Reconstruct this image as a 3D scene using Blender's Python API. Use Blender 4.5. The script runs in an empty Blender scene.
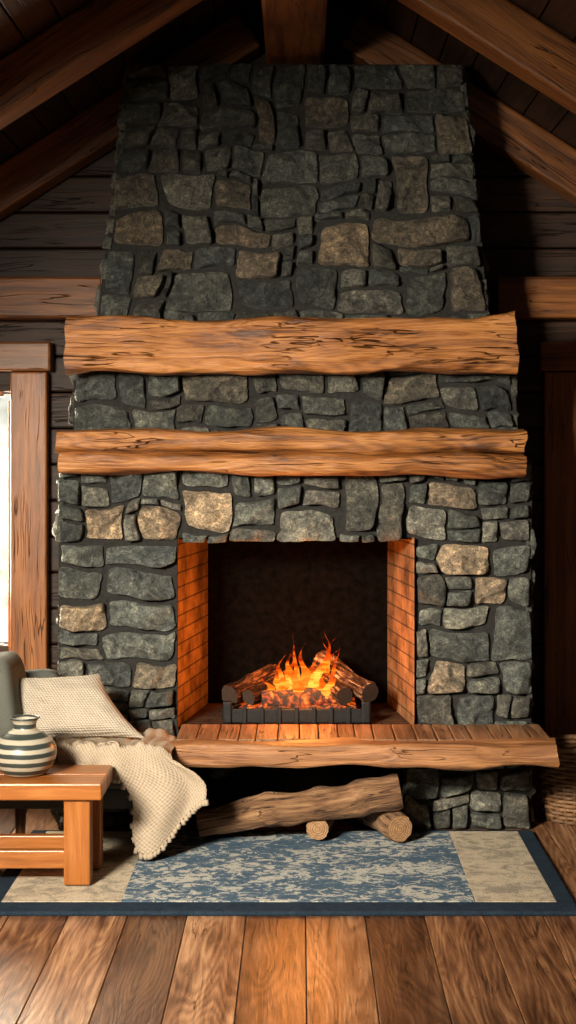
import bpy, bmesh, math, random
from mathutils import Vector, Matrix, noise, Euler

R = random.Random(7)
scene = bpy.context.scene
scene.view_settings.view_transform='Standard'

# ------------------------------------------------------------------ mesh builder
class MB:
    def __init__(s):
        s.v=[];s.f=[];s.m=[];s.sm=[];s.g=[];s.t=[]
    def add(s,verts,faces,gco=None,tint=(1,1,1),mat=0,smooth=True):
        o=len(s.v)
        s.v+= [tuple(p) for p in verts]
        s.g+= [tuple(p) for p in (gco if gco is not None else verts)]
        if tint and isinstance(tint[0],(tuple,list)): s.t+= [tuple(c[:3])+(1,) for c in tint]
        else: s.t+= [tuple(tint[:3])+(1,)]*len(verts)
        for f in faces:
            s.f.append(tuple(i+o for i in f))
            s.m.append(mat); s.sm.append(smooth)
    def obj(s,name,mats,loc=None):
        me=bpy.data.meshes.new(name)
        vs=s.v
        me.from_pydata(vs,[],s.f); me.update()
        a=me.attributes.new("gco",'FLOAT_VECTOR','POINT')
        a.data.foreach_set("vector",[c for p in s.g for c in p])
        b=me.attributes.new("tint",'FLOAT_COLOR','POINT')
        b.data.foreach_set("color",[c for p in s.t for c in p])
        for m in mats: me.materials.append(m)
        me.polygons.foreach_set("material_index",s.m)
        me.polygons.foreach_set("use_smooth",s.sm)
        ob=bpy.data.objects.new(name,me)
        scene.collection.objects.link(ob)
        return ob

def box(mb,c,size,mat=0,bev=0.004,rot=None,tint=(1,1,1),axis=0,seg=2,smooth=False):
    """bevelled box; gco has length axis first"""
    bm=bmesh.new(); bmesh.ops.create_cube(bm,size=1.0)
    for v in bm.verts: v.co=Vector((v.co.x*size[0],v.co.y*size[1],v.co.z*size[2]))
    if bev>0:
        bmesh.ops.bevel(bm,geom=list(bm.edges),offset=bev,segments=seg,affect='EDGES',profile=0.5)
    bm.verts.index_update()
    loc=[v.co.copy() for v in bm.verts]
    fs=[[v.index for v in f.verts] for f in bm.faces]
    bm.free()
    off=Vector((R.uniform(-20,20),R.uniform(-20,20),R.uniform(-20,20)))
    perm={0:(0,1,2),1:(1,2,0),2:(2,0,1)}[axis]
    g=[Vector((p[perm[0]],p[perm[1]],p[perm[2]]))+off for p in loc]
    M=Matrix.Translation(Vector(c))
    if rot is not None: M=M@(rot if isinstance(rot,Matrix) else Euler(rot).to_matrix().to_4x4())
    mb.add([M@p for p in loc],fs,g,tint,mat,smooth)

def tube(mb,pts,radii,n=12,mat=0,capmat=None,tint=(1,1,1),bump=0.0,bfreq=6,flat=1.0,seed=0,closed=False,smooth=True,gscale=1,captint=None):
    pts=[Vector(p) for p in pts]
    N=len(pts); vs=[];g=[];fs=[]
    up=Vector((0,0,1)); L=0
    off=Vector((seed*3.1%17,seed*1.7%13,seed*2.3%11))
    prevn=None
    for i,p in enumerate(pts):
        if closed: t=(pts[(i+1)%N]-pts[i-1]).normalized()
        else: t=(pts[min(i+1,N-1)]-pts[max(i-1,0)]).normalized()
        if prevn is None:
            a=up if abs(t.dot(up))<0.9 else Vector((1,0,0))
            nn=(a-t*a.dot(t)).normalized()
        else:
            nn=(prevn-t*prevn.dot(t)).normalized()
        prevn=nn; b=t.cross(nn)
        if i: L+=(p-pts[i-1]).length
        for k in range(n):
            th=2*math.pi*k/n
            d=nn*math.cos(th)+b*math.sin(th)*flat
            r=radii[i]
            if bump: r*=1+bump*noise.noise((p+d*r*1.0)*bfreq+off)+bump*.5*noise.noise(Vector((L*4,math.cos(th)*2.5,math.sin(th)*2.5))*3+off)
            vs.append(p+d*r)
            g.append(Vector((L,math.cos(th)*radii[i],math.sin(th)*radii[i]))*gscale+off)
    M=N if closed else N-1
    for i in range(M):
        for k in range(n):
            k2=(k+1)%n; j=(i+1)%N
            fs.append((i*n+k,i*n+k2,j*n+k2,j*n+k))
    mb.add(vs,fs,g,tint,mat,smooth)
    if capmat is not None and not closed:
        for idx,c in ((0,pts[0]),(N-1,pts[-1])):
            ring=vs[idx*n:(idx+1)*n]
            gg=[Vector((0,(math.cos(2*math.pi*k/n)),(math.sin(2*math.pi*k/n))))*radii[idx] for k in range(n)]
            cv=ring+[c]; 
            f=[(k,(k+1)%n,n) if idx else ((k+1)%n,k,n) for k in range(n)]
            mb.add(cv,f,gg+[Vector((0,0,0))],captint or tint,capmat,False)

# ------------------------------------------------------------------ materials
def newmat(name):
    m=bpy.data.materials.new(name); m.use_nodes=True
    nt=m.node_tree; bs=nt.nodes["Principled BSDF"]
    return m,nt,bs
def attr(nt,name):
    a=nt.nodes.new("ShaderNodeAttribute"); a.attribute_name=name; return a
def mapping(nt,src,scale,loc=(0,0,0)):
    m=nt.nodes.new("ShaderNodeMapping"); m.inputs["Scale"].default_value=scale; m.inputs["Location"].default_value=loc
    nt.links.new(src,m.inputs["Vector"]); return m.outputs[0]
def tex_noise(nt,vec,scale,detail=5,rough=.55,dist=0):
    n=nt.nodes.new("ShaderNodeTexNoise"); n.inputs["Scale"].default_value=scale
    n.inputs["Detail"].default_value=detail; n.inputs["Roughness"].default_value=rough; n.inputs["Distortion"].default_value=dist
    nt.links.new(vec,n.inputs["Vector"]); return n.outputs["Fac"]
def ramp(nt,fac,stops,interp='LINEAR'):
    r=nt.nodes.new("ShaderNodeValToRGB"); cr=r.color_ramp; cr.interpolation=interp
    while len(cr.elements)<len(stops): cr.elements.new(0.5)
    for e,(p,c) in zip(cr.elements,stops):
        e.position=p
    for e,(p,c) in zip(cr.elements,stops):
        e.color=(c[0],c[1],c[2],c[3] if len(c)>3 else 1)
    nt.links.new(fac,r.inputs[0]); return r.outputs[0]
def mix(nt,a,b,fac=1.0,mode='MULTIPLY'):
    m=nt.nodes.new("ShaderNodeMixRGB"); m.blend_type=mode
    for s,i in ((fac,0),(a,1),(b,2)):
        if hasattr(s,"links"): nt.links.new(s,m.inputs[i])
        else: m.inputs[i].default_value = s if i==0 else (s[0],s[1],s[2],1)
    return m.outputs[0]
def math_(nt,op,a,b=0.0,c=None):
    m=nt.nodes.new("ShaderNodeMath"); m.operation=op
    for i,s in enumerate((a,b)+((c,) if c is not None else ())):
        if hasattr(s,"links"): nt.links.new(s,m.inputs[i])
        else: m.inputs[i].default_value=s
    return m.outputs[0]
def bump(nt,bs,h,dist=.01,strength=1.0):
    b=nt.nodes.new("ShaderNodeBump"); b.inputs["Distance"].default_value=dist; b.inputs["Strength"].default_value=strength
    nt.links.new(h,b.inputs["Height"]); nt.links.new(b.outputs[0],bs.inputs["Normal"])

def wood(name,dark,mid,light,rough=.55,sc=1.0,bd=.006,contrast=1.0,cracks=True,crk=.8,wob=1.0,rings=0.0):
    m,nt,bs=newmat(name)
    g=attr(nt,"gco").outputs["Vector"]; t=attr(nt,"tint").outputs["Color"]
    wn=nt.nodes.new("ShaderNodeTexNoise"); wn.inputs["Scale"].default_value=1.0; wn.inputs["Detail"].default_value=2
    nt.links.new(mapping(nt,g,(2.2*sc,5*sc,5*sc)),wn.inputs["Vector"])
    vm=nt.nodes.new("ShaderNodeVectorMath"); vm.operation='MULTIPLY_ADD'
    nt.links.new(wn.outputs["Color"],vm.inputs[0]); vm.inputs[1].default_value=(0,.055*wob/sc,.055*wob/sc); nt.links.new(g,vm.inputs[2])
    gw=vm.outputs[0]
    n1=tex_noise(nt,mapping(nt,gw,(.7*sc,16*sc,16*sc)),2.2,6,.62,.25)
    n2=tex_noise(nt,mapping(nt,gw,(3*sc,95*sc,95*sc)),2.0,3,.6,.1)
    n0=tex_noise(nt,mapping(nt,g,(1.5*sc,4*sc,4*sc),(9,2,4)),2.0,3,.5,0)
    s=math_(nt,'ADD',math_(nt,'ADD',math_(nt,'MULTIPLY',n1,.55),math_(nt,'MULTIPLY',n2,.2)),math_(nt,'MULTIPLY',n0,.25))
    if rings>0:
        nr=tex_noise(nt,mapping(nt,g,(.55*sc,4.2*sc,4.2*sc),(5,1,8)),1.6,1.5,.4,0)
        fr=math_(nt,'FRACT',math_(nt,'MULTIPLY',nr,22.0))
        tri=math_(nt,'ABSOLUTE',math_(nt,'SUBTRACT',fr,.5))
        s=math_(nt,'ADD',s,math_(nt,'MULTIPLY',math_(nt,'SUBTRACT',tri,.25),rings))
    k=.14/contrast
    col=ramp(nt,s,[(.5-k,dark),(.5,mid),(.5+k,light)])
    h=s
    if cracks:
        n4=tex_noise(nt,mapping(nt,gw,(.45*sc,13*sc,13*sc),(1,2,3)),2.5,2,.5,.1)
        cr=ramp(nt,n4,[(.488,(1,1,1)),(.5,(.15,.12,.10)),(.512,(1,1,1))])
        v5=tex_noise(nt,mapping(nt,g,(1*sc,2*sc,2*sc)),3,2)
        fac=ramp(nt,v5,[(.46,(0,0,0)),(.56,(1,1,1))])
        col=mix(nt,col,cr,fac)
        crb=nt.nodes.new("ShaderNodeRGBToBW"); nt.links.new(cr,crb.inputs[0])
        fb=nt.nodes.new("ShaderNodeRGBToBW"); nt.links.new(fac,fb.inputs[0])
        h=math_(nt,'ADD',s,math_(nt,'MULTIPLY',math_(nt,'MULTIPLY',math_(nt,'SUBTRACT',crb.outputs[0],1.0),fb.outputs[0]),crk))
    col=mix(nt,col,t,1.0)
    nt.links.new(col,bs.inputs["Base Color"])
    bs.inputs["Roughness"].default_value=rough
    bump(nt,bs,h,bd,1.0)
    return m

def endgrain(name,dark,light,sc=1.0):
    m,nt,bs=newmat(name)
    g=attr(nt,"gco").outputs["Vector"]
    w=nt.nodes.new("ShaderNodeTexWave"); w.wave_type='RINGS'; w.rings_direction='X'
    w.inputs["Scale"].default_value=22*sc; w.inputs["Distortion"].default_value=2.5; w.inputs["Detail Scale"].default_value=4
    nt.links.new(g,w.inputs["Vector"])
    n=tex_noise(nt,g,60,4)
    s=math_(nt,'ADD',math_(nt,'MULTIPLY',w.outputs["Fac"],.35),math_(nt,'MULTIPLY',n,.65))
    col=ramp(nt,s,[(.2,dark),(.75,light)])
    nt.links.new(mix(nt,col,attr(nt,"tint").outputs["Color"]),bs.inputs["Base Color"])
    bs.inputs["Roughness"].default_value=.8; bump(nt,bs,s,.003)
    return m

def stone_mat():
    m,nt,bs=newmat("fieldstone")
    g=attr(nt,"gco").outputs["Vector"]; t=attr(nt,"tint").outputs["Color"]
    n1=tex_noise(nt,g,9,9,.68,.8); n2=tex_noise(nt,g,42,8,.75); n3=tex_noise(nt,mapping(nt,g,(1,1,1),(4,4,4)),150,3,.7)
    c1=ramp(nt,n1,[(.3,(.42,.43,.44)),(.5,(.9,.92,.91)),(.7,(1.7,1.63,1.47))])
    c2=ramp(nt,n2,[(.33,(.3,.32,.33)),(.52,(.95,.95,.95)),(.70,(2.4,2.3,2.1))])
    c3=ramp(nt,n3,[(.38,(.55,.55,.55)),(.6,(1.35,1.35,1.35))])
    col=mix(nt,mix(nt,mix(nt,t,c1),c2),c3)
    nt.links.new(col,bs.inputs["Base Color"])
    bs.inputs["Roughness"].default_value=.52
    vo=nt.nodes.new("ShaderNodeTexVoronoi"); vo.inputs["Scale"].default_value=15; vo.feature='F1'
    nt.links.new(mapping(nt,g,(1,1.0,1.6)),vo.inputs["Vector"])
    h=math_(nt,'ADD',math_(nt,'MULTIPLY',n1,1.2),math_(nt,'ADD',math_(nt,'MULTIPLY',n2,.9),math_(nt,'ADD',math_(nt,'MULTIPLY',n3,.2),math_(nt,'MULTIPLY',vo.outputs["Distance"],.6))))
    bump(nt,bs,h,.028,1.0)
    return m

def simple(name,col,rough=.7,nscale=40,var=.3,bd=.003,metal=0,usetint=True,spec=.5):
    m,nt,bs=newmat(name)
    g=attr(nt,"gco").outputs["Vector"]
    n=tex_noise(nt,g,nscale,5,.6)
    c=ramp(nt,n,[(.3,tuple(x*(1-var) for x in col)),(.7,tuple(x*(1+var) for x in col))])
    if usetint: c=mix(nt,c,attr(nt,"tint").outputs["Color"])
    nt.links.new(c,bs.inputs["Base Color"]); bs.inputs["Roughness"].default_value=rough; bs.inputs["Metallic"].default_value=metal
    bs.inputs["Specular IOR Level"].default_value=spec
    bump(nt,bs,n,bd)
    return m

def knit(name,col,sx=90,sy=120,bd=.004,diag=False,var=.35,pw=.22):
    m,nt,bs=newmat(name)
    g=attr(nt,"gco").outputs["Vector"]
    sep=nt.nodes.new("ShaderNodeSeparateXYZ"); nt.links.new(g,sep.inputs[0])
    X,Y=sep.outputs[0],sep.outputs[1]
    if diag:
        a=math_(nt,'ADD',X,Y); b=math_(nt,'SUBTRACT',X,Y); X,Y=a,b
    sxn=math_(nt,'SINE',math_(nt,'MULTIPLY',X,sx*math.pi)); syn=math_(nt,'SINE',math_(nt,'MULTIPLY',Y,sy*math.pi))
    p=math_(nt,'MULTIPLY',sxn,syn)
    n=tex_noise(nt,g,150,3)
    h=math_(nt,'ADD',math_(nt,'MULTIPLY',p,pw),math_(nt,'ADD',math_(nt,'MULTIPLY',n,.5),.25))
    c=ramp(nt,h,[(.25,tuple(x*(1-var) for x in col)),(.6,col)])
    c=mix(nt,c,attr(nt,"tint").outputs["Color"])
    nt.links.new(c,bs.inputs["Base Color"]); bs.inputs["Roughness"].default_value=.95; bs.inputs["Specular IOR Level"].default_value=.15
    bump(nt,bs,h,bd); return m

def brickmat():
    m,nt,bs=newmat("firebrick")
    g=attr(nt,"gco").outputs["Vector"]
    b=nt.nodes.new("ShaderNodeTexBrick"); b.inputs["Scale"].default_value=1.0
    b.inputs["Brick Width"].default_value=.2; b.inputs["Row Height"].default_value=.055; b.inputs["Mortar Size"].default_value=.003
    b.inputs["Color1"].default_value=(.34,.17,.07,1); b.inputs["Color2"].default_value=(.26,.125,.05,1); b.inputs["Mortar"].default_value=(.10,.055,.03,1)
    nt.links.new(g,b.inputs["Vector"])
    n=tex_noise(nt,g,6,6,.65)
    c=mix(nt,b.outputs["Color"],ramp(nt,n,[(.34,(.25,.22,.2)),(.62,(1.2,1.2,1.2))]))
    t=attr(nt,"tint").outputs["Color"]
    c=mix(nt,c,t)
    nt.links.new(c,bs.inputs["Base Color"]); bs.inputs["Roughness"].default_value=.9; bs.inputs["Specular IOR Level"].default_value=.2
    h=math_(nt,'SUBTRACT',math_(nt,'MULTIPLY',n,.3),b.outputs["Fac"])
    bump(nt,bs,h,.004); return m

M_stone=stone_mat()
M_mortar=simple("dark_mortar",(.016,.015,.013),.95,60,.5,.008)
M_mantel=wood("mantel_timber",(.075,.022,.005),(.34,.122,.027),(.55,.235,.066),.42,1.0,.018,1.15,rings=.12)
M_mantel_end=endgrain("mantel_end",(.12,.05,.018),(.30,.14,.055),.6)
M_beam=wood("roof_timber",(.055,.016,.0035),(.20,.066,.013),(.33,.118,.027),.5,.9,.006,1.1)
M_plank=wood("dark_plank",(.011,.0042,.0016),(.033,.0125,.0042),(.062,.024,.0085),.6,1.0,.004,1.0)
M_trim=wood("trim_wood",(.10,.033,.008),(.24,.085,.020),(.35,.14,.040),.42,1.0,.004,1.0)
M_floor=wood("oak_floor",(.065,.027,.012),(.20,.096,.046),(.39,.22,.115),.36,1.1,.002,1.2,True,.2,.6,rings=.17)
M_bark=wood("bark",(.035,.018,.010),(.18,.10,.052),(.36,.23,.13),.85,2.2,.03,1.1)
M_logend=endgrain("log_end",(.16,.085,.04),(.40,.25,.13),1.6)
M_hearth=wood("hearth_wood",(.09,.036,.013),(.24,.115,.048),(.40,.215,.10),.5,1.2,.014,1.0)
M_brick=brickmat()
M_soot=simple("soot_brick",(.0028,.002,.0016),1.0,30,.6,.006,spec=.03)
M_iron=simple("black_iron",(.012,.012,.012),.5,80,.3,.001,.6)
M_table=wood("honey_table",(.17,.048,.008),(.32,.105,.020),(.45,.17,.042),.33,1.3,.002,.8,False)
M_sofa=knit("sofa_linen",(.125,.13,.115),600,600,.0015)
M_pillow=knit("pillow_knit",(.56,.48,.38),95,95,.006,True,.5,.3)
M_blanket=knit("blanket_knit",(.44,.35,.255),150,130,.004,False,.4,.22)
M_wicker=simple("wicker",(.16,.08,.034),.6,60,.5,.002)

# ------------------------------------------------------------------ camera
cam=bpy.data.cameras.new("camera"); co=bpy.data.objects.new("camera",cam); scene.collection.objects.link(co)
co.location=(0,-6,1.5); co.rotation_euler=(math.radians(90),0,0)
cam.lens=36*1560/1024; cam.sensor_width=36; cam.shift_y=-72/1024; cam.shift_x=-12/1024
scene.camera=co

# ------------------------------------------------------------------ stones
def gsplit(x0,y0,x1,y1,amax,rng,out,asp,res):
    w=x1-x0;h=y1-y0
    ins=[r for r in res if r[0]<x1-.004 and r[2]>x0+.004 and r[1]<y1-.004 and r[3]>y0+.004]
    mg=.026
    def okx(m): return all(not (r[0]+.004<m<r[2]-.004) for r in ins)
    def oky(m): return all(not (r[1]+.004<m<r[3]-.004) for r in ins)
    if ins:
        cand=[]
        for r in ins:
            for m in (r[0],r[2]):
                if x0+mg<m<x1-mg and okx(m): cand.append((abs((m-x0)/w-.5)*(1.25 if w<h else .8)+rng.uniform(0,.15),0,m))
            for m in (r[1],r[3]):
                if y0+mg<m<y1-mg and oky(m): cand.append((abs((m-y0)/h-.5)*(1.25 if h<w else .8)+rng.uniform(0,.15),1,m))
        if not cand:
            out.append((x0,y0,x1,y1,ins[0][4])); return
        _,ax,m=min(cand)
    else:
        lim=amax*rng.choice((.5,.75,1,1.3,1.6))
        if (w*h<lim and w/h<2.8*asp and h/w<1.7/asp) or max(w,h)<.12:
            out.append((x0,y0,x1,y1,None)); return
        f=rng.uniform(.36,.64)
        ax=0 if w>h*rng.uniform(1.0,1.6)*asp else 1
        m=x0+w*f if ax==0 else y0+h*f
    if ax==0:
        gsplit(x0,y0,m,y1,amax,rng,out,asp,ins); gsplit(m,y0,x1,y1,amax,rng,out,asp,ins)
    else:
        gsplit(x0,y0,x1,m,amax,rng,out,asp,ins); gsplit(x0,m,x1,y1,amax,rng,out,asp,ins)

# distinctive stones of the chimney: centre and size measured on the photo, warmth
KEY=[(267,120,24,50,.8),(328,112,50,30,.5),(455,132,38,42,.7),(411,180,42,58,.6),(130,190,46,34,.4),(142,227,42,36,.8),(176,259,40,22,.8),
 (232,193,40,32,.6),(245,237,60,20,.8),(258,265,52,32,.9),(343,237,50,42,1.15),(420,237,96,22,.8),(423,259,42,18,.7),(148,287,30,34,.6),(468,287,44,38,.6),
 (200,288,60,44,0),(316,290,34,44,0),(290,165,54,34,0),
 (210,387,66,34,.5),(412,390,60,28,.5),
 (105,523,46,36,1.1),(158,522,38,32,1.1),(205,515,56,42,1.3),(453,497,56,24,.9),(461,559,50,30,1.2),(493,591,34,34,1.2),(448,680,38,34,.9),
 (80,617,50,26,1.0),(150,678,44,26,.7),(306,525,64,34,0),(140,648,66,34,0),(460,648,66,26,0),(475,710,40,38,0),(362,508,40,62,0),(394,508,26,60,0),
 (140,618,60,24,0),(432,592,34,36,0),(516,634,32,50,0),(435,712,36,30,0)]
def stone_face(mb,c00,c10,c11,c01,amax,seed,thick=(.028,.05),tan=True,dark=1.0,asp=1.0):
    rng=random.Random(seed)
    c00,c10,c11,c01=map(Vector,(c00,c10,c11,c01))
    W=((c10-c00).length+(c11-c01).length)/2; H=((c01-c00).length+(c11-c10).length)/2
    nrm=(c10-c00).cross(c01-c00).normalized()
    def P(x,y,h):
        u=x/W; v=y/H
        return (c00*(1-u)*(1-v)+c10*u*(1-v)+c11*u*v+c01*(1-u)*v)+nrm*h
    so=Vector((seed*1.3,seed*.7,0))
    def warp(x,y):
        e=min(x,W-x,y,H-y)/.06; e=max(0.25,min(1,e))
        p=Vector((x,y,0))*4.0+so; q=Vector((x,y,0))*15+so
        dx=noise.noise(p)*.045+noise.noise(q+Vector((0,0,3)))*.007
        dy=noise.noise(p+Vector((0,0,7)))*.050+noise.noise(q+Vector((0,0,9)))*.007
        return x+dx*e,y+dy*e
    res=[]
    if tan:
        for (px,pz,pw,ph,s_) in KEY:
            v=.5
            for _ in range(4):
                yy=(c00.y+(c01.y-c00.y)*v)-.035; S=1560/(6+yy)
                Z=1.5+(440-pz)/S; v=(Z-c00.z)/(c01.z-c00.z)
            X=(px-300)/S
            xl=c00.x+(c01.x-c00.x)*v; xr=c10.x+(c11.x-c10.x)*v
            u=(X-xl)/(xr-xl)
            if not(0<u<1 and 0<v<1): continue
            cx,cy=u*W,v*H
            wx,wy=warp(cx,cy); cx-=wx-cx; cy-=wy-cy
            hw=pw/S/2; hh=ph/S/2
            r=[max(0,cx-hw),max(0,cy-hh),min(W,cx+hw),min(H,cy+hh),s_]
            if r[0]<.035: r[0]=0
            if r[1]<.035: r[1]=0
            if W-r[2]<.035: r[2]=W
            if H-r[3]<.035: r[3]=H
            if r[2]-r[0]>.05 and r[3]-r[1]>.04:
                bad=False
                for q in res:
                    ox=min(r[2],q[2])-max(r[0],q[0]); oy=min(r[3],q[3])-max(r[1],q[1])
                    if ox>0 and oy>0:
                        if ox<oy:
                            if r[0]<q[0]: r[2]=q[0]
                            else: r[0]=q[2]
                        else:
                            if r[1]<q[1]: r[3]=q[1]
                            else: r[1]=q[3]
                        if r[2]-r[0]<.05 or r[3]-r[1]<.035: bad=True
                if not bad: res.append(tuple(r))
    out=[]; gsplit(0,0,W,H,amax,rng,out,asp,res)
    for (x0,y0,x1,y1,key) in out:
        cx=(x0+x1)/2; cy=(y0+y1)/2; gap=rng.uniform(.0015,.004)
        a=(x1-x0)/2-gap; b=(y1-y0)/2-gap
        n=rng.uniform(6,18)
        jit=[(rng.uniform(0,.12),rng.uniform(0,.12)) for _ in range(4)]
        for _ in range(rng.choice((1,1,2))):
            jit[rng.randrange(4)]=(rng.uniform(.08,.38),rng.uniform(.08,.38))
        jit=[(jx*min(a,b),jy*min(a,b)) for jx,jy in jit]
        Hh=rng.uniform(*thick)
        if key: Hh+=.008
        planes=[(0,0,0)]+[(rng.uniform(-.7,.7),rng.uniform(-.75,.75),rng.uniform(.0,.010)) for _ in range(5)]
        tx=rng.uniform(-.12,.12); ty=rng.uniform(-.16,.10)
        K=64; ts=(1.0,1.0,.985,.95,.89,.78,.63,.47,.30,.14)
        hs=(-.03,.42,.70,.88,.97,1,1,1,1,1)
        off=Vector((rng.uniform(-50,50),rng.uniform(-50,50),rng.uniform(-50,50)))
        vs=[];g=[];fs=[]
        def hz(lx,ly,X,Y):
            pp=Vector((X,Y,0))
            nz=noise.noise(pp*12+off)*.010+noise.noise(pp*30+off)*.008-abs(noise.noise(pp*19-off))*.012
            return min(p*lx+q*ly+r for p,q,r in planes)+tx*lx+ty*ly+nz
        for ri,(t,hh) in enumerate(zip(ts,hs)):
            for k in range(K):
                th=2*math.pi*(k+.5)/K
                c,s=math.cos(th),math.sin(th)
                mx_=(abs(c)**n+abs(s)**n)**(-1/n)
                px=c*mx_; py=s*mx_
                wx=(px+1)/2; wy=(py+1)/2
                wx=max(0,min(1,wx)); wy=max(0,min(1,wy))
                ox=-jit[0][0]*wx*wy+jit[1][0]*(1-wx)*wy+jit[2][0]*(1-wx)*(1-wy)-jit[3][0]*wx*(1-wy)
                oy=-jit[0][1]*wx*wy-jit[1][1]*(1-wx)*wy+jit[2][1]*(1-wx)*(1-wy)+jit[3][1]*wx*(1-wy)
                lx=a*px+ox; ly=b*py+oy
                rr=1+.035*noise.noise(Vector((c*2.2,s*2.2,0))+off)+.03*noise.noise(Vector((c*7,s*7,0))+off)
                lx*=t*rr; ly*=t*rr
                X,Y=warp(cx+lx,cy+ly)
                z=max(Hh*hh+hz(lx,ly,X,Y)*(1 if ri>1 else .5),.004) if ri>0 else -.02
                vs.append(P(X,Y,z)); g.append(Vector((X,Y,z))+off)
        X,Y=warp(cx,cy); z=Hh+hz(0,0,X,Y)
        vs.append(P(X,Y,z)); g.append(Vector((X,Y,z))+off)
        nr=len(ts)
        for r in range(nr-1):
            for k in range(K):
                k2=(k+1)%K; fs.append((r*K+k,r*K+k2,(r+1)*K+k2,(r+1)*K+k))
        for k in range(K): fs.append(((nr-1)*K+k,(nr-1)*K+(k+1)%K,len(vs)-1))
        br=rng.uniform(.62,1.4)*dark*1.5
        base=rng.choice([(.074,.080,.072),(.066,.072,.068),(.090,.093,.081),(.081,.086,.076),(.110,.107,.090),(.088,.083,.071)])
        col=tuple(c*br for c in base)
        if key:
            tc=(.34*dark,.25*dark,.165*dark); f=min(1,key*.78)
            col=tuple(base[i]*dark*1.5*(1-f)+tc[i]*f*max(.75,key) for i in range(3))
        mb.add(vs,fs,g,col,0,True)

def prism(mb,q0,q1,mat,tint=(1,1,1)):
    vs=list(q0)+list(q1)
    fs=[(3,2,1,0),(4,5,6,7),(0,1,5,4),(1,2,6,5),(2,3,7,6),(3,0,4,7)]
    mb.add(vs,fs,None,tint,mat,False)

WB=0.70  # back wall plane
WF=.69
WU=.50
fp=MB()
def slab(x0,x1,y0,y1,z0,z1,mat=1): prism(fp,[(x0,y0,z0),(x1,y0,z0),(x1,y1,z0),(x0,y1,z0)],[(x0,y0,z1),(x1,y0,z1),(x1,y1,z1),(x0,y1,z1)],mat)
XL,XR=-.93,.89; OL,OR=-.473,.442; ZT=1.104; ZH=.404
ins=.012
slab(XL,OL,ins,WF,0,1.42); slab(OR,XR,ins,WF,0,1.42); slab(OL,OR,ins,WF,ZT+.02,1.42)
slab(.40,OR,ins,WF,0,.33); slab(OL,OR,.60,WF,0,1.12); slab(OL,.40,.42,.6,0,.33)
slab(OL,OR,.0,.6,.33,ZH-.02)
slab(-.88,.84,.062,WF,1.42,1.95)
prism(fp,[(-.80,.112,1.93),(.745,.112,1.93),(.745,WU,1.93),(-.80,WU,1.93)],[(-.685,.232,3.0),(.650,.232,3.0),(.650,WU,3.0),(-.685,WU,3.0)],1)
stone_face(fp,(XL,0,ZT+.0),(XR,0,ZT),(XR,0,1.42),(XL,0,1.42),.023,14,dark=1.25)
stone_face(fp,(XL,0,0),(OL,0,0),(OL,0,ZT),(XL,0,ZT),.024,23,dark=1.3,asp=1.35)
stone_face(fp,(OR,0,.33),(XR,0,.33),(XR,0,ZT),(OR,0,ZT),.024,35,dark=1.35,asp=1.15)
stone_face(fp,(.40,0,0),(XR,0,0),(XR,0,.33),(.40,0,.33),.022,41,dark=1.25)
stone_face(fp,(-.885,.05,1.42),(.84,.05,1.42),(.81,.05,1.93),(-.865,.05,1.93),.024,52,dark=.85,asp=1.2)
stone_face(fp,(-.80,.10,1.93),(.745,.10,1.93),(.65,.22,3.0),(-.685,.22,3.0),.026,66,dark=.74)  # dark factor drops up the chimney: light falloff put into stone colour
for sgn,xa in ((-1,XL),(1,XR)):
    def F(xb,y0,z0,xt,y1,z1,seed,wb=WF):
        if sgn>0: stone_face(fp,(xb,y0,z0),(xb,wb,z0),(xt,wb,z1),(xt,y1,z1),.03,seed,thick=(.015,.03),tan=False,dark=.9)
        else: stone_face(fp,(xb,wb,z0),(xb,y0,z0),(xt,y1,z1),(xt,wb,z1),.03,seed,thick=(.015,.03),tan=False,dark=.9)
    F(xa,0,0,xa,0,1.42,70+sgn)
    if sgn>0: F(.84,.05,1.42,.84,.05,1.93,80); F(.745,.1,1.93,.65,.22,3.0,82,WU)
    else: F(-.88,.05,1.42,-.88,.05,1.93,84); F(-.80,.1,1.93,-.685,.22,3.0,86,WU)
def quad(mb,a,b,c,d,mat,tint=(1,1,1),n=8,tf=None):
    a,b,c,d=map(Vector,(a,b,c,d)); W=(b-a).length; H=(d-a).length
    vs=[];g=[];fs=[];tt=[]
    for j in range(n+1):
        for i in range(n+1):
            u=i/n;v=j/n
            vs.append(a*(1-u)*(1-v)+b*u*(1-v)+c*u*v+d*(1-u)*v); g.append((u*W,v*H,0))
            tt.append(tf(u,v) if tf else tint)
    for j in range(n):
        for i in range(n): k=j*(n+1)+i; fs.append((k,k+1,k+n+2,k+n+1))
    mb.add(vs,fs,g,tt,mat,False)
BL,BR,BY=-.385,.365,.52
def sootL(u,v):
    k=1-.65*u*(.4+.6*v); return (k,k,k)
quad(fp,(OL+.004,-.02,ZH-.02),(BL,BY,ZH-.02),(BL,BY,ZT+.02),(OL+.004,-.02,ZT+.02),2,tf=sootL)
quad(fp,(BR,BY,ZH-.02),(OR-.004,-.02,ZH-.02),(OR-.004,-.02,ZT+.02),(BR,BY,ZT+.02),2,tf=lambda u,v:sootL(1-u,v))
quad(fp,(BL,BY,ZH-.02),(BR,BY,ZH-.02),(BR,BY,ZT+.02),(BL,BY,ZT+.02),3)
quad(fp,(OL,0.0,ZT+.015),(OR,0.0,ZT+.015),(BR,BY,ZT+.015),(BL,BY,ZT+.015),3)
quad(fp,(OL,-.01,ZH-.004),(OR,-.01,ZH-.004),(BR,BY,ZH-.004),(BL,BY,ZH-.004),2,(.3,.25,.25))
FP=fp.obj("stone_fireplace",[M_stone,M_mortar,M_brick,M_soot])

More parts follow.
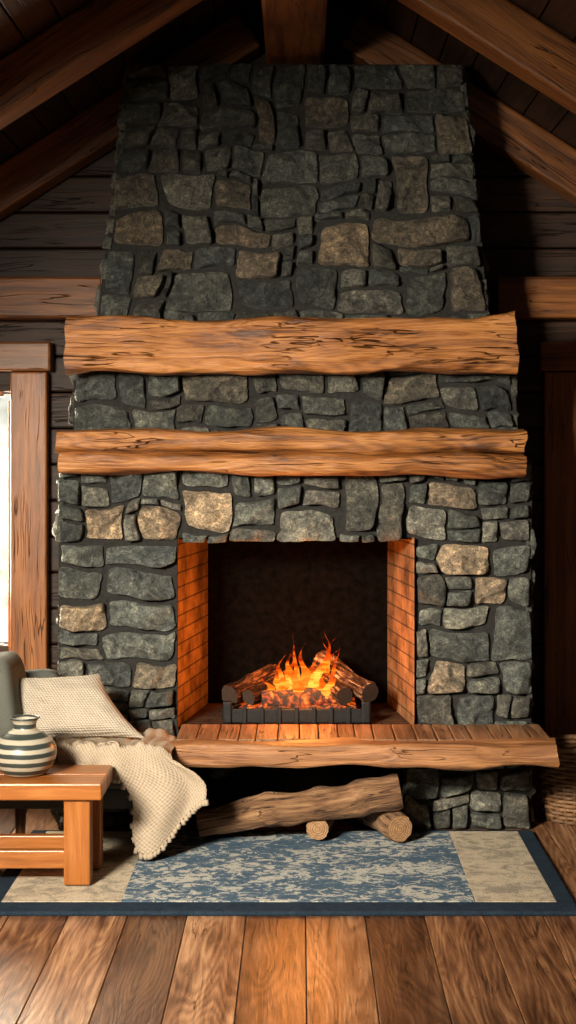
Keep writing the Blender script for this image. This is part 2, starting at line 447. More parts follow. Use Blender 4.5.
# ------------------------------------------------------------------ hearth slab
he=MB()
def slabbeam(mb,x0,x1,ycen,depth,ztop,zbot,n=60,K=28,e=5,seed=0,mat=0,endmat=1,rough=.01,ywob=.02,tint=(1,1,1),grooves=None):
    """live-edge timber lying along X. ztop/zbot functions of u"""
    off=Vector((seed*3.7,seed*1.9,seed*5.1))
    vs=[];g=[];fs=[]
    for i in range(n+1):
        u=i/n; x=x0+(x1-x0)*u
        zt=ztop(u); zb=zbot(u); zc=(zt+zb)/2; hz=(zt-zb)/2
        yw=noise.noise(Vector((x*2.2,0,0))+off)*ywob
        for k in range(K):
            th=2*math.pi*k/K; c,s=math.cos(th),math.sin(th)
            py=math.copysign(abs(c)**(2/e),c); pz=math.copysign(abs(s)**(2/e),s)
            yy=ycen+yw*(1 if py<0 else 0)+py*depth/2; zz=zc+pz*hz
            q=Vector((x*3,yy*12,zz*12))+off; q2=Vector((x*9,yy*40,zz*40))+off
            d=noise.noise(q)*rough+noise.noise(q2)*rough*.4
            yy+=py*d; zz+=pz*d
            if grooves:
                for (gz,gw,gd) in grooves:
                    zg=zc+hz*gz(u)
                    yy+= (gd*math.exp(-((zz-zg)/gw)**2)) if py<0 else 0
            xx=x
            if i==0: xx-= .016*noise.noise(Vector((0,yy*14,zz*14))+off)
            if i==n: xx+= .016*noise.noise(Vector((9,yy*14,zz*14))+off)
            vs.append((xx,yy,zz)); g.append(Vector((x,yy,zz))+off)
    for i in range(n):
        for k in range(K):
            k2=(k+1)%K; fs.append((i*K+k,(i+1)*K+k,(i+1)*K+k2,i*K+k2))
    mb.add(vs,fs,g,tint,mat,True)
    for idx in (0,n):
        ring=[Vector(p) for p in vs[idx*K:(idx+1)*K]]
        c=sum(ring,Vector())/K
        cv=ring+[c]; gg=[Vector((0,p.y-c.y+.02,p.z-c.z-.03)) for p in cv]
        mb.add(cv,[(k,(k+1)%K,K) if idx==0 else ((k+1)%K,k,K) for k in range(K)],gg,tint,endmat,False)

nz=lambda u,a,f,s: noise.noise(Vector((u*f,s,0)))*a
slabbeam(he,-.46,.93,-.335,.13,lambda u:ZH+.002+nz(u,.006,6,1),lambda u:ZH-.083+nz(u,.02,7,2),n=120,K=40,e=4.5,seed=3,rough=.012,ywob=.035,tint=(1.15,1.0,.84))
x=-.455; rr=random.Random(5)
while x<.915:
    w=rr.uniform(.062,.082); w=min(w,.92-x)
    c=rr.uniform(.75,1.1); 
    box(he,(x+w/2,-.17,ZH-.018),(w-.004,.30,.05),0,.004,tint=(c*1.0,c*1.02,c*1.1),axis=1)
    x+=w
box(he,(.235,-.17,ZH-.06),(1.37,.26,.035),0,.004,tint=(.4,.35,.3))
HE=he.obj("hearth_slab",[M_hearth,M_mantel_end])

# ------------------------------------------------------------------ mantels
mu=MB()
slabbeam(mu,-.885,.815,-.075,.17,
   lambda u: 1.952+.018*abs(2*u-1)**2+(.012 if u>.9 else 0)*(u-.9)*10+nz(u,.014,5,4)+.008*u,
   lambda u: 1.752+nz(u,.016,6,5)+.004*math.sin(u*3.14),n=140,K=72,e=6,seed=9,rough=.014,ywob=.03,
   grooves=[(lambda u:-.1+.25*math.sin(u*5+1),.005,.014),(lambda u:-.55+.12*math.sin(u*9),.005,.012),(lambda u:.5+.1*math.sin(u*7+2),.004,.010)])
MU=mu.obj("mantel_beam",[M_mantel,M_mantel_end])
ml=MB()
slabbeam(ml,-.915,.850,-.07,.17,
   lambda u: 1.540+nz(u,.010,7,14)-.004*u,
   lambda u: 1.452+nz(u,.026,5,15)-.01*u,n=140,K=44,e=3.2,seed=19,rough=.014,ywob=.03,tint=(1.0,1.05,1.12))
slabbeam(ml,-.905,.845,-.08,.16,
   lambda u: 1.458+nz(u,.026,5,15)-.012*u,
   lambda u: 1.375+nz(u,.012,6,17)-.012*u,n=140,K=44,e=3.2,seed=29,rough=.014,ywob=.03,tint=(.92,.94,.98))
ML=ml.obj("mantel_beam",[M_mantel,M_mantel_end])

# ------------------------------------------------------------------ room shell
fl=MB(); x=-2.6; rr=random.Random(3)
tones=[(.58,.50,.46),(1.25,1.22,1.2),(.8,.7,.62),(1.0,.92,.86),(.44,.37,.33),(.9,.8,.73)]
order={8:3,9:2,10:1,11:4,12:1,13:0,14:3,15:4,16:5,17:2,18:3}
k_=0
while x<2.6:
    w=.187
    j1=rr.uniform(-4.6,-2.5)
    for (y0,y1) in ((-6.6,j1),(j1,WB+.02)):
        t=tones[order.get(k_,rr.randrange(6))] if y1>0 else tones[rr.randrange(6)]
        k=rr.uniform(.92,1.08)
        box(fl,(x+w/2,(y0+y1)/2,-.012),(w-.0025,y1-y0-.002,.024),0,.0018,tint=tuple(c*k for c in t),axis=1,seg=1)
    x+=w; k_+=1
box(fl,(0,-2.95,-.035),(5.2,7.3,.02),1,0)
fl.obj("floor",[M_floor,M_mortar])

SL=.64; ZR=3.27
wb=MB()
WX0,WX1,WZ0,WZ1=-1.95,-1.245,.62,1.70
z=0; rr=random.Random(8)
while z<3.6:
    h=.155
    zc=z+h/2
    half=min(2.4,(ZR+.25-z)/SL)
    segs=[(-half,half)]
    if z+h>WZ0+.01 and z<WZ1-.01: segs=[(-half,WX0),(WX1,half)]
    for (a,b) in segs:
        if b-a>.05:
            c=rr.uniform(.75,1.15)
            box(wb,((a+b)/2,WB+.04,zc),(b-a,.06,h-.006),0,.008,tint=(c,c,c),axis=0)
    z+=h
box(wb,(.6,WB+.09,1.75),(3.6,.03,3.5),1,0)
box(wb,(-1.6,WB+.09,.31),(1.6,.03,.62),1,0); box(wb,(-1.6,WB+.09,2.55),(1.6,.03,1.7),1,0)
wb.obj("wall_back",[M_plank,M_mortar])
for nm,sx in (("wall_left",-2.4),("wall_right",2.4)):
    w_=MB(); z=0
    while z<1.85:
        c=rr.uniform(.8,1.15); box(w_,(sx,-2.2,z+.078),(.06,5.7,.15),0,.008,tint=(c,c,c),axis=1); z+=.155
    w_.obj(nm,[M_plank])
tb=MB()
box(tb,(-1.265,WB-.07,2.10),(.87,.15,.175),0,.012,axis=0)
box(tb,(1.265,WB-.07,2.10),(.87,.15,.175),0,.012,axis=0)
tb.obj("tie_beam",[M_beam])
ce=MB()
for s in (-1,1):
    ang=math.atan(SL); Ls=2.6/math.cos(ang); d=0
    while d<Ls:
        w=.14; xc=s*(d+w/2)*math.cos(ang); zc=ZR+.21-(d+w/2)*math.sin(ang)
        c=rr.uniform(.7,1.2)
        box(ce,(xc,-2.2,zc),(w-.005,5.95,.03),0,.004,rot=(0,s*ang,0),tint=(c,c,c),axis=1)
        d+=w
    box(ce,(s*Ls/2*math.cos(ang),-2.2,ZR+.25-Ls/2*math.sin(ang)),(Ls,5.98,.02),1,0,rot=(0,s*ang,0))
ce.obj("ceiling",[M_plank,M_mortar])
def rafter(y,s,th=.17,wd=.15):
    m=MB(); ang=math.atan(SL); L=2.50; s0=.25
    mid=Vector((s*(s0+L/2)*math.cos(ang),y,ZR+th*.52-(s0+L/2)*math.sin(ang)))
    box(m,mid,(L,wd,th),0,.012,rot=(0,s*ang,0),axis=0)
    m.obj("rafter",[M_beam])
for y in (.605,-.60,-1.9,-3.2):
    for s in (-1,1): rafter(y,s)
rb=MB(); box(rb,(-.02,-2.2,3.15),(.235,5.8,.23),0,.015,axis=1); rb.obj("ridge_beam",[M_beam])

# window
wi=MB()
TL_=(1.45,1.38,1.3)
box(wi,(-1.155,WB-.03,1.10),(.155,.07,1.38),0,.008,axis=2,tint=TL_)
box(wi,(-2.03,WB-.03,1.13),(.165,.07,1.34),0,.008,axis=2)
box(wi,(-1.58,WB-.03,1.855),(1.04,.10,.125),0,.01,axis=0)
box(wi,(-1.60,WB-.035,.53),(.69,.13,.07),0,.01,axis=0)
box(wi,(-1.250,WB+.05,1.13),(.012,.08,1.08),0,.003,axis=2,tint=(1.8,1.7,1.5))  # jamb strip by the pane tinted brighter, daylight put into its colour
box(wi,(-1.93,WB+.04,1.13),(.03,.06,1.08),0,.004,axis=2)
for zz in (.605,1.70): box(wi,(-1.6,WB+.04,zz),(.64,.05,.03),0,.004,axis=0)
box(wi,(-1.6,WB+.04,1.13),(.03,.05,1.08),0,.004,axis=2)
box(wi,(-1.155,WB-.03,.21),(.155,.07,.38),0,.008,axis=2,tint=TL_)
wi.obj("window_1",[M_trim])
m,nt,bs=newmat("bright_garden_haze")
tc=attr(nt,"gco").outputs["Vector"]
n=tex_noise(nt,tc,3.5,4,.6)
c=ramp(nt,n,[(.35,(.45,.50,.34)),(.5,(.88,.90,.82)),(.65,(1,1,.97))])
nt.links.new(c,bs.inputs["Base Color"]); nt.links.new(c,bs.inputs["Emission Color"]); bs.inputs["Emission Strength"].default_value=1.0
gd=MB(); quad(gd,(-4.5,2.6,-.5),(.2,2.6,-.5),(.2,2.6,4),(-4.5,2.6,4),0,n=2); gd.obj("garden_backdrop",[m])

# door on the right
do=MB()
box(do,(1.125,WB-.03,.90),(.17,.07,1.78),0,.008,axis=2,tint=(1.1,1.0,.9))
box(do,(1.55,WB-.035,1.855),(1.06,.08,.125),0,.01,axis=0,tint=(1.1,1.0,.9))
box(do,(2.0,WB-.03,.90),(.15,.07,1.78),0,.008,axis=2)
for k in range(5): box(do,(1.29+k*.14,WB-.015,.9),(.136,.04,1.78),1,.006,axis=2)
do.obj("door_1",[M_trim,M_plank])
bb=MB(); box(bb,(-1.02,WB-.01,.06),(.10,.03,.12),0,.005,axis=0); box(bb,(.975,WB-.01,.06),(.11,.03,.12),0,.005,axis=0); bb.obj("baseboard_back",[M_trim])

# ------------------------------------------------------------------ rug
def rugmat(name,stops,scale,loc=(0,0,0),big=None):
    m,nt,bs=newmat(name)
    g=attr(nt,"gco").outputs["Vector"]
    n=tex_noise(nt,mapping(nt,g,(1,1.2,1),loc),scale,6,.72,.9)
    if big:
        n=math_(nt,'ADD',math_(nt,'MULTIPLY',n,.74),math_(nt,'MULTIPLY',tex_noise(nt,mapping(nt,g,(1,1.4,1),(3,3,3)),big,2,.5),.26))
    c=ramp(nt,n,stops)
    f=tex_noise(nt,g,260,2)
    c=mix(nt,c,ramp(nt,f,[(.3,(.6,.6,.6)),(.7,(1.2,1.2,1.2))]))
    nt.links.new(c,bs.inputs["Base Color"]); bs.inputs["Roughness"].default_value=1; bs.inputs["Specular IOR Level"].default_value=.1
    bump(nt,bs,f,.005); return m
M_navy=rugmat("rug_navy",[(.3,(.014,.026,.043)),(.7,(.030,.050,.074))],20)
M_blue=rugmat("rug_blue",[(.0,(.045,.085,.13)),(.40,(.075,.13,.19)),(.515,(.115,.175,.24)),(.528,(.55,.54,.48)),(1,(.70,.65,.54))],24,big=4)
M_cream=rugmat("rug_cream",[(.40,(.36,.31,.24)),(.55,(.66,.55,.40))],14)
rg=MB()
RX0,RX1,RY0,RY1=-1.02,.885,-1.09,-.06
def flat(mb,x0,x1,y0,y1,z,mat,n=1,t=.010,b=.003):
    o=len(mb.v); box(mb,((x0+x1)/2,(y0+y1)/2,z-t/2),(x1-x0,y1-y0,t),mat,b)
    for i in range(o,len(mb.v)): mb.g[i]=mb.v[i]
flat(rg,RX0,RX1,RY0,RY1,.016,0,t=.016,b=.006)
flat(rg,-.575,.565,RY0+.10,RY1-.03,.0185,1)
flat(rg,RX0+.06,-.573,RY0+.10,RY1-.03,.0185,2)
flat(rg,.563,RX1-.06,RY0+.10,RY1-.03,.0185,2)
rg.obj("area_rug",[M_navy,M_blue,M_cream])

# ------------------------------------------------------------------ firewood under hearth
def log(p0,p1,r0,r1,seed,tint=(1,1,1),n=28,st=26,bend=.012,b=.16,knots=(),captint=None):
    m=MB(); p0=Vector(p0);p1=Vector(p1); pts=[];rad=[]
    for i in range(st+1):
        u=i/st; p=p0.lerp(p1,u)
        p=p+Vector((0,noise.noise(Vector((u*2,seed,0))),noise.noise(Vector((u*2,seed,5)))))*bend*math.sin(math.pi*u)
        r=r0+(r1-r0)*u
        for (ku,ks) in knots: r*=1+ks*math.exp(-((u-ku)/.03)**2)
        if u<.02 or u>.98: r*=.95
        pts.append(p); rad.append(r)
    tube(m,pts,rad,n,0,1,tint,b,9,1.0,seed,captint=captint)
    return m
def merge(dst,m,f=lambda k:k):
    off=len(dst.v); dst.v+=m.v; dst.g+=m.g; dst.t+=m.t; dst.f+=[tuple(i+off for i in q) for q in m.f]; dst.m+=[f(k) for k in m.m]; dst.sm+=m.sm
fw=MB()
merge(fw,log((-.375,-.24,.080),(.370,-.24,.208),.050,.062,3,(1.15,1.0,.85),knots=((.35,.12),(.6,.10),(.8,.09)),st=50,n=40,b=.28,captint=(.6,.5,.4)))
merge(fw,log((.065,-.26,.068),(.10,.12,.068),.043,.046,5,(1.2,1.1,1.0),captint=(1.0,.92,.84),b=.2))
merge(fw,log((.365,-.29,.074),(.22,.14,.085),.051,.055,8,(1.3,1.2,1.05),captint=(1.0,.9,.8),b=.2))
fw.obj("firewood_logs",[M_bark,M_logend])

# ------------------------------------------------------------------ fire grate, burning logs, flames
gr=MB()
gz=ZH
gx0,gx1=-.30,.275
box(gr,((gx0+gx1)/2,.03,gz+.030),(gx1-gx0,.02,.055),0,.004)
box(gr,((gx0+gx1)/2,.36,gz+.045),(gx1-gx0-.06,.018,.05),0,.004)
for k in range(9):
    xx=gx0+.02+k*(gx1-gx0-.04)/8
    box(gr,(xx,.20,gz+.040),(.014,.33,.014),0,.002)
    box(gr,(xx,.018,gz+.034),(.016,.012,.066),0,.003)
for xx in (gx0+.02,gx1-.02):
    for yy in (.04,.36): box(gr,(xx,yy,gz+.0125),(.02,.02,.03),0,.002)
    box(gr,(xx,.025,gz+.045),(.035,.03,.085),0,.006)
gr.obj("fire_grate",[M_iron])

def charmat():
    m,nt,bs=newmat("burning_log")
    g=attr(nt,"gco").outputs["Vector"]; t=attr(nt,"tint").outputs["Color"]
    n=tex_noise(nt,mapping(nt,g,(6,30,30)),2,6,.7,.6)
    c=ramp(nt,n,[(.40,(.005,.003,.002)),(.52,(.030,.015,.008)),(.68,(.20,.13,.08))])
    nt.links.new(mix(nt,c,t),bs.inputs["Base Color"]); bs.inputs["Roughness"].default_value=.95; bs.inputs["Specular IOR Level"].default_value=.1
    bump(nt,bs,n,.03)
    return m
def embermat():
    m,nt,bs=newmat("glowing_embers")
    g=attr(nt,"gco").outputs["Vector"]
    n=tex_noise(nt,g,38,5,.6,.5)
    c=ramp(nt,n,[(.46,(.0,.0,.0)),(.54,(.5,.04,.003)),(.62,(1,.20,.015)),(.72,(1,.42,.06))])
    bs.inputs["Base Color"].default_value=(.02,.015,.012,1); bs.inputs["Roughness"].default_value=.95
    nt.links.new(c,bs.inputs["Emission Color"]); bs.inputs["Emission Strength"].default_value=1.1
    bump(nt,bs,n,.01); return m
M_char=charmat(); M_ember=embermat()
bl=MB()
def blog(p0,p1,r0,r1,seed,tint=(1,1,1),mat=0):
    m=log(p0,p1,r0,r1,seed,tint,26,26,.008,.4,captint=(.10,.07,.05))
    merge(bl,m,(lambda k:k) if mat==0 else (lambda k:2))
blog((-.275,.075,gz+.105),(-.10,.33,gz+.150),.040,.045,11,(1.5,1.1,.8))
blog((-.20,.065,gz+.095),(-.04,.32,gz+.135),.034,.036,12,(1.0,.8,.6))
blog((.270,.08,gz+.108),(.09,.34,gz+.195),.041,.043,13,(3.0,2.9,2.8))
blog((.175,.065,gz+.100),(.05,.30,gz+.15),.036,.036,14,(2.4,2.2,2.0))
blog((-.15,.10,gz+.085),(.17,.12,gz+.088),.034,.034,15,(1,1,1),2)
blog((-.17,.26,gz+.10),(.19,.25,gz+.11),.045,.045,16,(.5,.4,.4),2)
bl.obj("burning_logs",[M_char,M_logend,M_ember])
em=MB(); vs=[];g=[];fs=[]; n=40
for j in range(16):
    for i in range(n):
        u=i/(n-1);v=j/15; X=-.24+.46*u; Y=.06+.28*v
        e=min(1,min(u,1-u,v,1-v)*8)
        Z=gz+.052+e*(.005+.02*abs(noise.noise(Vector((X,Y,0))*30)))
        vs.append((X,Y,Z)); g.append((X,Y,Z))
for j in range(15):
    for i in range(n-1): k=j*n+i; fs.append((k,k+1,k+n+1,k+n))
em.add(vs,fs,g,(1,1,1),0,True); em.obj("ember_bed",[M_ember])

def flamemat():
    m,nt,bs=newmat("flame")
    nt.nodes.remove(bs); out=nt.nodes["Material Output"]
    g=attr(nt,"gco").outputs["Vector"]; sep=nt.nodes.new("ShaderNodeSeparateXYZ"); nt.links.new(attr(nt,"tint").outputs["Vector"],sep.inputs[0])
    n=tex_noise(nt,mapping(nt,g,(1,1,.35)),34,4,.6,1.2)
    t=math_(nt,'ADD',sep.outputs[0],math_(nt,'MULTIPLY',math_(nt,'SUBTRACT',n,.5),1.7))
    c=ramp(nt,t,[(0.0,(1,.24,.012)),(.20,(1,.42,.05)),(.42,(1,.19,.009)),(.75,(1,.07,.002)),(1,(.5,.02,.001))])
    em=nt.nodes.new("ShaderNodeEmission"); nt.links.new(c,em.inputs[0])
    st=ramp(nt,t,[(0,(.5,.5,.5)),(.22,(1,1,1)),(.5,(.6,.6,.6)),(1,(.35,.35,.35))])
    bw=nt.nodes.new("ShaderNodeRGBToBW"); nt.links.new(st,bw.inputs[0])
    nt.links.new(math_(nt,'MULTIPLY',bw.outputs[0],2.3),em.inputs[1])
    tr=nt.nodes.new("ShaderNodeBsdfTransparent"); mx=nt.nodes.new("ShaderNodeMixShader")
    al=ramp(nt,t,[(.0,(.25,.25,.25)),(.25,(.7,.7,.7)),(.6,(.5,.5,.5)),(1.0,(.05,.05,.05))])
    ab=nt.nodes.new("ShaderNodeRGBToBW"); nt.links.new(al,ab.inputs[0])
    nt.links.new(ab.outputs[0],mx.inputs[0]); nt.links.new(tr.outputs[0],mx.inputs[1]); nt.links.new(em.outputs[0],mx.inputs[2])
    nt.links.new(mx.outputs[0],out.inputs[0]); return m
fm=MB(); rr=random.Random(21)
def flame(cx,cy,z0,h,w,lean,seed):
    n=34;K=12;vs=[];g=[];tt=[];fs=[]
    for i in range(n+1):
        t=i/n
        r=w*(math.sin(math.pi*min(1,(t+.08))**.60)**1.1 if t<.92 else 0)
        r=max(r,.0004)*(1-.3*t)*(1+.35*noise.noise(Vector((t*7,seed,2))))
        sw=(t**1.2)
        x=cx+lean*t**1.5*h+(noise.noise(Vector((t*2.6,seed,0)))*.06+.014*math.sin(t*9+seed))*sw
        y=cy+noise.noise(Vector((t*3,seed,9)))*.05*sw
        z=z0+h*t
        for k in range(K):
            th=2*math.pi*k/K+t*1.5
            vs.append((x+r*math.cos(th),y+r*.4*math.sin(th),z)); g.append((x+seed,y,z)); tt.append((t,0,0))
    for i in range(n):
        for k in range(K): k2=(k+1)%K; fs.append((i*K+k,i*K+k2,(i+1)*K+k2,(i+1)*K+k))
    fm.add(vs,fs,g,tt,0,True)
for (px,h,w,le) in [(-.125,.09,.016,.1),(-.10,.13,.016,.15),(-.075,.12,.018,-.1),(-.05,.17,.018,.12),(-.03,.20,.017,-.1),(-.01,.15,.022,.1),(.015,.21,.018,.05),
                    (.03,.17,.020,.3),(.05,.24,.020,.3),(.07,.20,.018,.45),(.085,.25,.017,.25),(.10,.14,.018,.2),(.03,.11,.032,0),(-.05,.09,.032,0),(.08,.10,.024,.1),(.12,.09,.015,.4),(0,.08,.036,0),
                    (-.02,.25,.011,.0),(.06,.28,.011,.28),(-.085,.18,.010,.1),(.11,.20,.010,.3)]:
    flame(px,.15+rr.uniform(-.06,.06),gz+.085,h,w*1.2,le,rr.uniform(0,50))
fm.obj("fire_flames",[flamemat()])

# ------------------------------------------------------------------ sofa
def cushion(mb,c,size,rot=(0,0,0),e=3.2,mat=0,tint=(1,1,1),wr=.006,seed=0,nu=48,nv=28,gsc=1,M=None):
    vs=[];g=[];fs=[]
    if M is None: M=Matrix.Translation(Vector(c))@Euler(rot).to_matrix().to_4x4()
    for j in range(nv+1):
        ph=-math.pi/2+math.pi*j/nv
        for i in range(nu):
            th=2*math.pi*i/nu
            cp,sp=math.cos(ph),math.sin(ph); ct,st=math.cos(th),math.sin(th)
            f=lambda v,ex: math.copysign(abs(v)**(2/ex),v)
            x=f(cp,e)*f(ct,e*1.4); y=f(cp,e)*f(st,e*1.4); z=f(sp,e)
            p=Vector((x*size[0]/2,y*size[1]/2,z*size[2]/2))
            p*=1+wr*6*noise.noise(p*7+Vector((seed,0,0)))
            vs.append(M@p); g.append(Vector((p.x,p.y if abs(z)>.7 else p.z,0))*gsc)
    for j in range(nv):
        for i in range(nu):
            i2=(i+1)%nu; fs.append((j*nu+i,j*nu+i2,(j+1)*nu+i2,(j+1)*nu+i))
    mb.add(vs,fs,g,tint,mat,True)
so=MB()
SX0,SX1,SY0,SY1=-1.62,-.49,-.47,-.075
cushion(so,((SX0+SX1)/2,(SY0+SY1)/2,.325),(SX1-SX0,SY1-SY0,.15),e=7,seed=1,wr=.002)
cushion(so,((SX0+SX1)/2,(SY0+SY1)/2,.225),(SX1-SX0-.01,SY1-SY0-.01,.08),e=9,seed=2,wr=.001,tint=(.8,.8,.8))
for (x,y) in ((SX1-.06,SY0+.05),(SX1-.06,SY1-.05),(SX0+.06,SY0+.05),(SX0+.06,SY1-.05),(-1.0,SY0+.05)):
    tube(so,[(x,y,.20),(x,y,.019)],[.022,.015],12,1,1,(.3,.25,.2))
cushion(so,(-1.30,-.27,.50),(.34,.39,.42),e=6,seed=4,wr=.002)
cushion(so,(-1.075,-.30,.555),(.13,.34,.33),rot=(0,math.radians(-8),0),e=3.4,seed=6,tint=(1.1,1.1,1.05))
cushion(so,(-1.00,-.125,.52),(.22,.09,.23),rot=(0,math.radians(-4),0),e=4,seed=7,tint=(.8,.8,.8))
so.obj("sofa",[M_sofa,M_trim])
pl=MB()
ax=Vector((.41,-.03,.015)); ay=Vector((-.185,.125,.215))
def pillow(mb,c,ax,ay,T,n=36):
    nn=ax.cross(ay).normalized()
    for side in (1,-1):
        vs=[];g=[];fs=[]
        for j in range(n+1):
            for i in range(n+1):
                u=2*i/n-1; v=2*j/n-1
                pu=u*(1-.12*(1-abs(v)**2)*abs(u)**2); pv=v*(1-.12*(1-abs(u)**2)*abs(v)**2)
                h=T*((1-u**4)*(1-v**4))**.55*(1+.15*noise.noise(Vector((u*2,v*2,side*3))))
                h+= .010*noise.noise(Vector((u*4,v*4,side)))*((1-u**4)*(1-v**4))
                p=c+ax*.5*pu+ay*.5*pv+nn*h*side
                vs.append(p); g.append((pu*.2,pv*.2,0))
        for j in range(n):
            for i in range(n):
                k=j*(n+1)+i; f=(k,k+1,k+n+2,k+n+1); fs.append(f if side>0 else f[::-1])
        mb.add(vs,fs,g,(1,1,1),0,True)
pillow(pl,Vector((-.850,-.335,.530)),ax,ay,.058)
pl.obj("throw_pillow",[M_pillow])

bk=MB()
nu,nv=110,110; vs=[];g=[];fs=[]
def lerp(a,b,t): return a+(b-a)*t
def sm(a,b,t):
    t=max(0,min(1,(t-a)/(b-a))); return t*t*(3-2*t)
ztop=.405
for j in range(nv+1):
    v=j/nv
    for i in range(nu+1):
        u=i/nu
        xt=lerp(-.86,-.45,u)
        hang=.030+.05*sm(.2,.5,u)+.27*sm(.50,.64,u)-.19*sm(.66,1,u)
        Ltop=.25-.12*(1-u)
        tot=Ltop+.03+hang; s=v*tot
        fold=.009*math.sin(u*26+1.5*math.sin(v*3))+.005*math.sin(u*61+v*4)
        if s<Ltop:
            y=-.48+Ltop-s; z=ztop+.014+fold*.7+.014*noise.noise(Vector((xt*9,y*9,1))); x=xt+.01*math.sin(v*9)
        else:
            d=s-Ltop; a=min(1,d/.03)
            y=-.48-.016*math.sin(a*math.pi/2)-.014*(math.sin(u*24+2+d*5)+1)*sm(0,.12,d)-.004
            z=ztop+.014+fold*.7*(1-a)-max(0,d-.008)
            x=xt+sm(.0,.14,d)*.100*sm(.4,.9,u)+sm(0,.3,d)*.03*min(1,u*2)-sm(.14,.3,d)*.03+.008*math.sin(d*25+u*4)
        if xt>-.50: z-= (xt+.50)*.8*(1-sm(0,.1,max(0,s-Ltop)))
        vs.append((x,y,z)); g.append((u*.55,s,0))
for j in range(nv):
    for i in range(nu): k=j*(nu+1)+i; fs.append((k,k+nu+1,k+nu+2,k+1))
bk.add(vs,fs,g,(1,1,1),0,True)
for i in range(0,nu+1,2):
    p=Vector(vs[nv*(nu+1)+i]); q=p+Vector((R.uniform(-.006,.006),-.003,-.018))
    tube(bk,[p,(p+q)/2,q],[.0026,.0022,.0012],6,0,None,gscale=.2)
BK=bk.obj("knit_blanket",[M_blanket])
so_=BK.modifiers.new("t",'SOLIDIFY'); so_.thickness=.007; so_.offset=1

# ------------------------------------------------------------------ side table
tbm=MB()
TX0,TX1,TY0,TY1,TZ=-1.42,-.655,-.85,-.545,.352
box(tbm,((TX0+TX1)/2,TY0+.075,TZ-.028),(TX1-TX0,.149,.056),0,.006,axis=0)
box(tbm,((TX0+TX1)/2,TY1-.075,TZ-.028),(TX1-TX0,.149,.056),0,.006,axis=0,tint=(.95,.92,.9))
for (x,y) in ((TX1-.085,TY0+.06),(TX1-.075,TY1-.05),(TX0+.08,TY0+.06),(TX0+.08,TY1-.05)):
    box(tbm,(x,y,(TZ-.056)/2+.005),(.088,.075,TZ-.056-.01),0,.005,axis=2)
box(tbm,((TX0+TX1)/2,TY0+.06,.09),(TX1-TX0-.24,.035,.06),0,.004,axis=0)
box(tbm,(TX1-.08,(TY0+TY1)/2,.09),(.035,TY1-TY0-.19,.06),0,.004,axis=1)
box(tbm,((TX0+TX1)/2,TY1-.05,.09),(TX1-TX0-.24,.035,.06),0,.004,axis=0)
tbm.v=[(p[0],p[1],p[2]+.013) for p in tbm.v]
tbo=tbm.obj("coffee_table",[M_table])
m,nt,bs=newmat("striped_ceramic")
g_=attr(nt,"gco").outputs["Vector"]; sep=nt.nodes.new("ShaderNodeSeparateXYZ"); nt.links.new(g_,sep.inputs[0])
n=tex_noise(nt,g_,12,3)
zz=math_(nt,'ADD',sep.outputs[2],math_(nt,'MULTIPLY',n,.006))
fr=math_(nt,'FRACT',math_(nt,'MULTIPLY',zz,34.0))
c=ramp(nt,fr,[(0,(.42,.38,.29)),(.42,(.40,.36,.28)),(.48,(.035,.045,.040)),(.95,(.04,.05,.045)),(1,(.42,.38,.29))])
nt.links.new(c,bs.inputs["Base Color"]); bs.inputs["Roughness"].default_value=.3; bump(nt,bs,n,.002)
va=MB(); prof=[(0,0),(.055,0),(.075,.008),(.098,.035),(.108,.068),(.104,.098),(.085,.125),(.058,.142),(.042,.152),(.038,.165),(.042,.180),(.050,.19),(.046,.193),(.036,.182),(.032,.165),(.03,.14),(0,.12)]
pp=[]
for i in range(len(prof)-1):
    for k in range(4): 
        t=k/4; p0=prof[max(0,i-1)];p1=prof[i];p2=prof[i+1];p3=prof[min(len(prof)-1,i+2)]
        f=lambda a,b,c_,d:.5*((2*b)+(-a+c_)*t+(2*a-5*b+4*c_-d)*t*t+(-a+3*b-3*c_+d)*t**3)
        pp.append((max(0,f(p0[0],p1[0],p2[0],p3[0])),max(0,f(p0[1],p1[1],p2[1],p3[1]))))
pp.append(prof[-1])
K=48; vs=[];fs=[];
VC=(-.935,-.70,.366)
for (r,z) in pp:
    for k in range(K): vs.append((r*math.cos(2*math.pi*k/K),r*math.sin(2*math.pi*k/K),z))
for i in range(len(pp)-1):
    for k in range(K): k2=(k+1)%K; fs.append((i*K+k,i*K+k2,(i+1)*K+k2,(i+1)*K+k))
va.add([(v[0]+VC[0],v[1]+VC[1],v[2]+VC[2]) for v in vs],fs,vs,(1,1,1),0,True)
va.obj("striped_vase",[m])

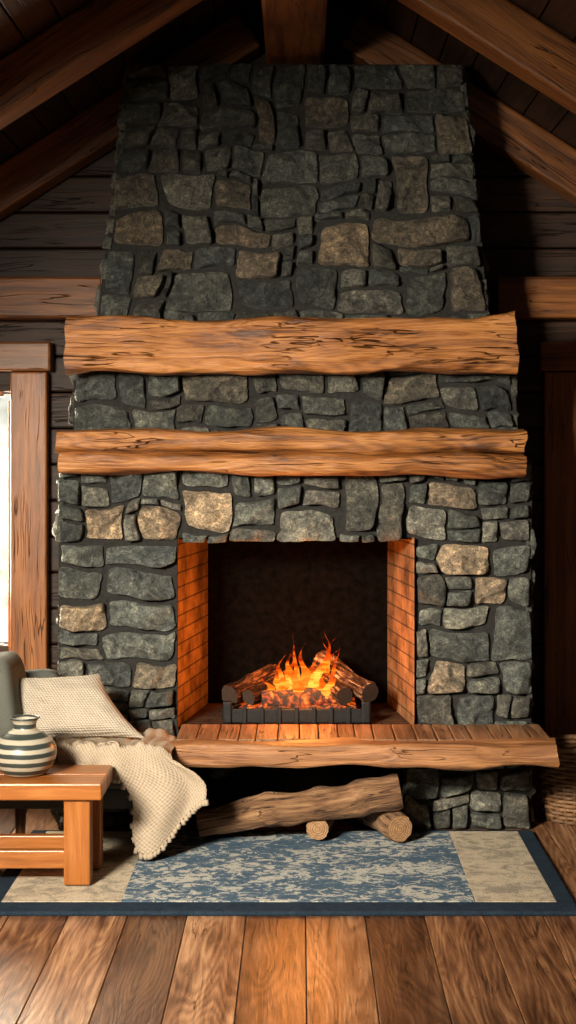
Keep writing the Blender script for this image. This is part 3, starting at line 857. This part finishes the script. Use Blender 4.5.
# ------------------------------------------------------------------ wicker basket
ba=MB(); bc=Vector((1.10,.18,0)); rows=17
for r in range(rows):
    z=.012+r*.0165; rad=.115+.035*math.sin(math.pi*min(1,(r+3)/rows)*.62)
    pts=[]
    for k in range(96):
        th=2*math.pi*k/96; rr_=rad+.006*math.sin(th*12+math.pi*(r%2))
        pts.append(bc+Vector((rr_*math.cos(th),rr_*math.sin(th),z)))
    tube(ba,pts,[.0085]*96,6,0,None,tint=(R.uniform(.7,1.3),)*3,closed=True)
for k in range(24):
    th=2*math.pi*k/24; pts=[]
    for r in range(rows+1):
        rad=.115+.035*math.sin(math.pi*min(1,(r+3)/rows)*.62)
        pts.append(bc+Vector((rad*math.cos(th),rad*math.sin(th),.004+r*.0165)))
    tube(ba,pts,[.005]*len(pts),6,0)
pts=[bc+Vector((.147*math.cos(2*math.pi*k/64),.147*math.sin(2*math.pi*k/64),.295)) for k in range(64)]
tube(ba,pts,[.012]*64,8,0,closed=True)
tube(ba,[bc+Vector((0,0,.003)),bc+Vector((0,0,.012))],[.118,.118],32,0,0)
ba.obj("wicker_basket",[M_wicker])

# ------------------------------------------------------------------ lights
def area(name,loc,target,size,energy,col,spread=180,sy=None):
    l=bpy.data.lights.new(name,'AREA'); l.shape='RECTANGLE'; l.size=size; l.size_y=sy or size; l.energy=energy; l.color=col; l.spread=math.radians(spread)
    o=bpy.data.objects.new(name,l); scene.collection.objects.link(o); o.location=loc
    o.rotation_euler=(Vector(target)-Vector(loc)).to_track_quat('-Z','Y').to_euler(); return o
area("key_light_front",(-1.9,-4.1,2.2),(0.1,-.1,.58),.8,140,(1.0,.90,.74),72)  # added key light, no window behind it; narrow spread keeps the chimney top darker
area("window_light_side",(-1.60,1.0,1.25),(-.6,-1.5,.4),.62,70,(1,.84,.62),150,1.0)
def point(name,loc,e,col,r):
    l=bpy.data.lights.new(name,'POINT'); l.energy=e; l.color=col; l.shadow_soft_size=r
    o=bpy.data.objects.new(name,l); scene.collection.objects.link(o); o.location=loc
point("fire_light",(0.0,.13,.74),14,(1,.29,.045),.08)
point("fire_light_low",(0.0,-.03,.56),3.6,(1,.32,.06),.05)
w=bpy.data.worlds.new("World"); scene.world=w; w.use_nodes=True
w.node_tree.nodes["Background"].inputs[0].default_value=(1,.78,.56,1); w.node_tree.nodes["Background"].inputs[1].default_value=.11
